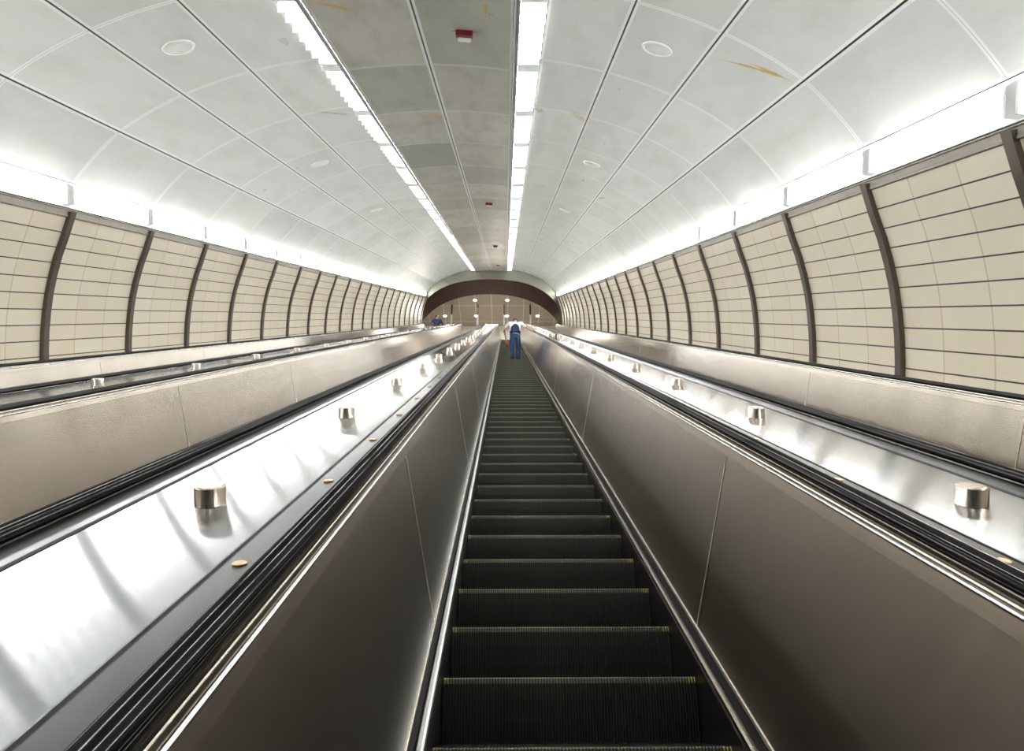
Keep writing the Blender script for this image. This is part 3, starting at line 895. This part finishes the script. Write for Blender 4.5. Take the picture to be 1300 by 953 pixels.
# bag hanging from the left hand
bl = foot_at(.33, 44) + Vector((-.27, .40, .82))
t = bpy.data.objects.new('carrier_bag', None); C.objects.link(t); t.location = bl; t.scale = (.62, .62, .62)
tag(t, 'small orange bag held low in the left hand of the climbing person', 'bag')
bv = [(-.05, -.10, 0), (.05, -.10, 0), (.05, .10, 0), (-.05, .10, 0), (-.065, -.13, .16), (.065, -.13, .16), (.065, .13, .16), (-.065, .13, .16), (-.03, -.11, .30), (.03, -.11, .30), (.03, .11, .30), (-.03, .11, .30)]
bf = [(3, 2, 1, 0)] + [(a + i, a + (i + 1) % 4, a + 4 + (i + 1) % 4, a + 4 + i) for a in (0, 4) for i in range(4)] + [(8, 9, 10, 11)]
b_ = link_mesh('sack', bv, bf, m_bag, world=True); b_.parent = t; bevel(b_, .02, 3)
hv = []
for q in (-.02, .02):
    for i in range(9):
        a = math.pi * i / 8
        for dx, dr in ((-.006, 0), (.006, 0), (.006, .01), (-.006, .01)): hv.append((q + dx, math.cos(a) * (.07 + dr), .29 + math.sin(a) * (.16 + dr)))
hf = []
for q in range(2):
    for i in range(8):
        for e in range(4):
            o = q * 36 + i * 4
            hf.append((o + e, o + (e + 1) % 4, o + 4 + (e + 1) % 4, o + 4 + e))
h_ = link_mesh('handle', hv, hf, m_bag, world=True); h_.parent = t
# rider on the far-left escalator, facing down the tunnel toward the viewer, head turned
ride = {'pelvis': (0, 0, .93), 'waist': (0, 0, 1.08), 'chest': (0, 0, 1.30), 'neck': (0, .01, 1.48), 'skull': (0, .02, 1.54), 'head': (0, .03, 1.62), 'headrot': Matrix.Rotation(math.radians(65), 3, 'Z'),
        'Lsh': (-.19, 0, 1.40), 'Lel': (-.33, .03, 1.15), 'Lwr': (-.42, .22, 1.00), 'Lhd': (-.2, .9, -.1), 'Rsh': (.19, 0, 1.40), 'Rel': (.31, .03, 1.15), 'Rwr': (.24, .22, 1.02), 'Rhd': (-.3, .9, 0),
        'Lhip': (-.095, 0, .88), 'Lkn': (-.10, .02, .48), 'Lan': (-.10, -.02, .085), 'Rhip': (.095, 0, .88), 'Rkn': (.10, .02, .48), 'Ran': (.10, -.02, .085)}
w = P(-4.02, 41.5, STEP_LAND)
person(Vector((w.x, w.y + .15, w.z)), math.pi, 'dark-haired person in a navy top riding the far left escalator below the arch', ride,
       {'shirt': m_navy, 'legs': m_jeans, 'sleeve': 'long'}, 1.04)
# the tread this rider stands on
t_e = [o for o in bpy.data.objects if o.name.startswith('escalator') and 'farthest' in o.get('label', '')][0]
for j in range(78, 88):
    o = bpy.data.objects.new('step', STEP); C.objects.link(o); o.parent = t_e
    s = 41.5 + PITCH * (j - 82); o.location = (0, s, .3); o.rotation_euler = (-R30, 0, 0); o.scale = (1.26, 1, 1)

for o in bpy.data.objects:
    if '_o' in o: del o['_o']

# ------------------------------------------------------------------ world, camera, colour
w = bpy.data.worlds.new('World'); bpy.context.scene.world = w; w.use_nodes = True
w.node_tree.nodes['Background'].inputs[0].default_value = (.8, .85, .85, 1)
w.node_tree.nodes['Background'].inputs[1].default_value = .05

cam = bpy.data.cameras.new('camera'); co = bpy.data.objects.new('camera', cam); C.objects.link(co)
cam.sensor_fit = 'HORIZONTAL'; cam.sensor_width = 36; cam.lens = F / 1300 * 36
cam.shift_y = -(476.5 - 432) / 1300
cam.clip_start = .02; cam.clip_end = 300
# principal point (650,432); the incline's vanishing point sits at (641.5,401)
fwd_local = Vector((8.5 / F, 1, -31 / F)).normalized()
fwd = P(*fwd_local)
right = Vector((1, 0, 0)); right = (right - fwd * right.dot(fwd)).normalized(); up = right.cross(fwd)
co.matrix_world = Matrix(((right.x, up.x, -fwd.x, 0), (right.y, up.y, -fwd.y, 0), (right.z, up.z, -fwd.z, 0), (0, 0, 0, 1)))
bpy.context.scene.camera = co
vs = bpy.context.scene.view_settings
vs.view_transform = 'Standard'; vs.look = 'None'; vs.gamma = 1; vs.exposure = 0.35; vs.use_curve_mapping = False
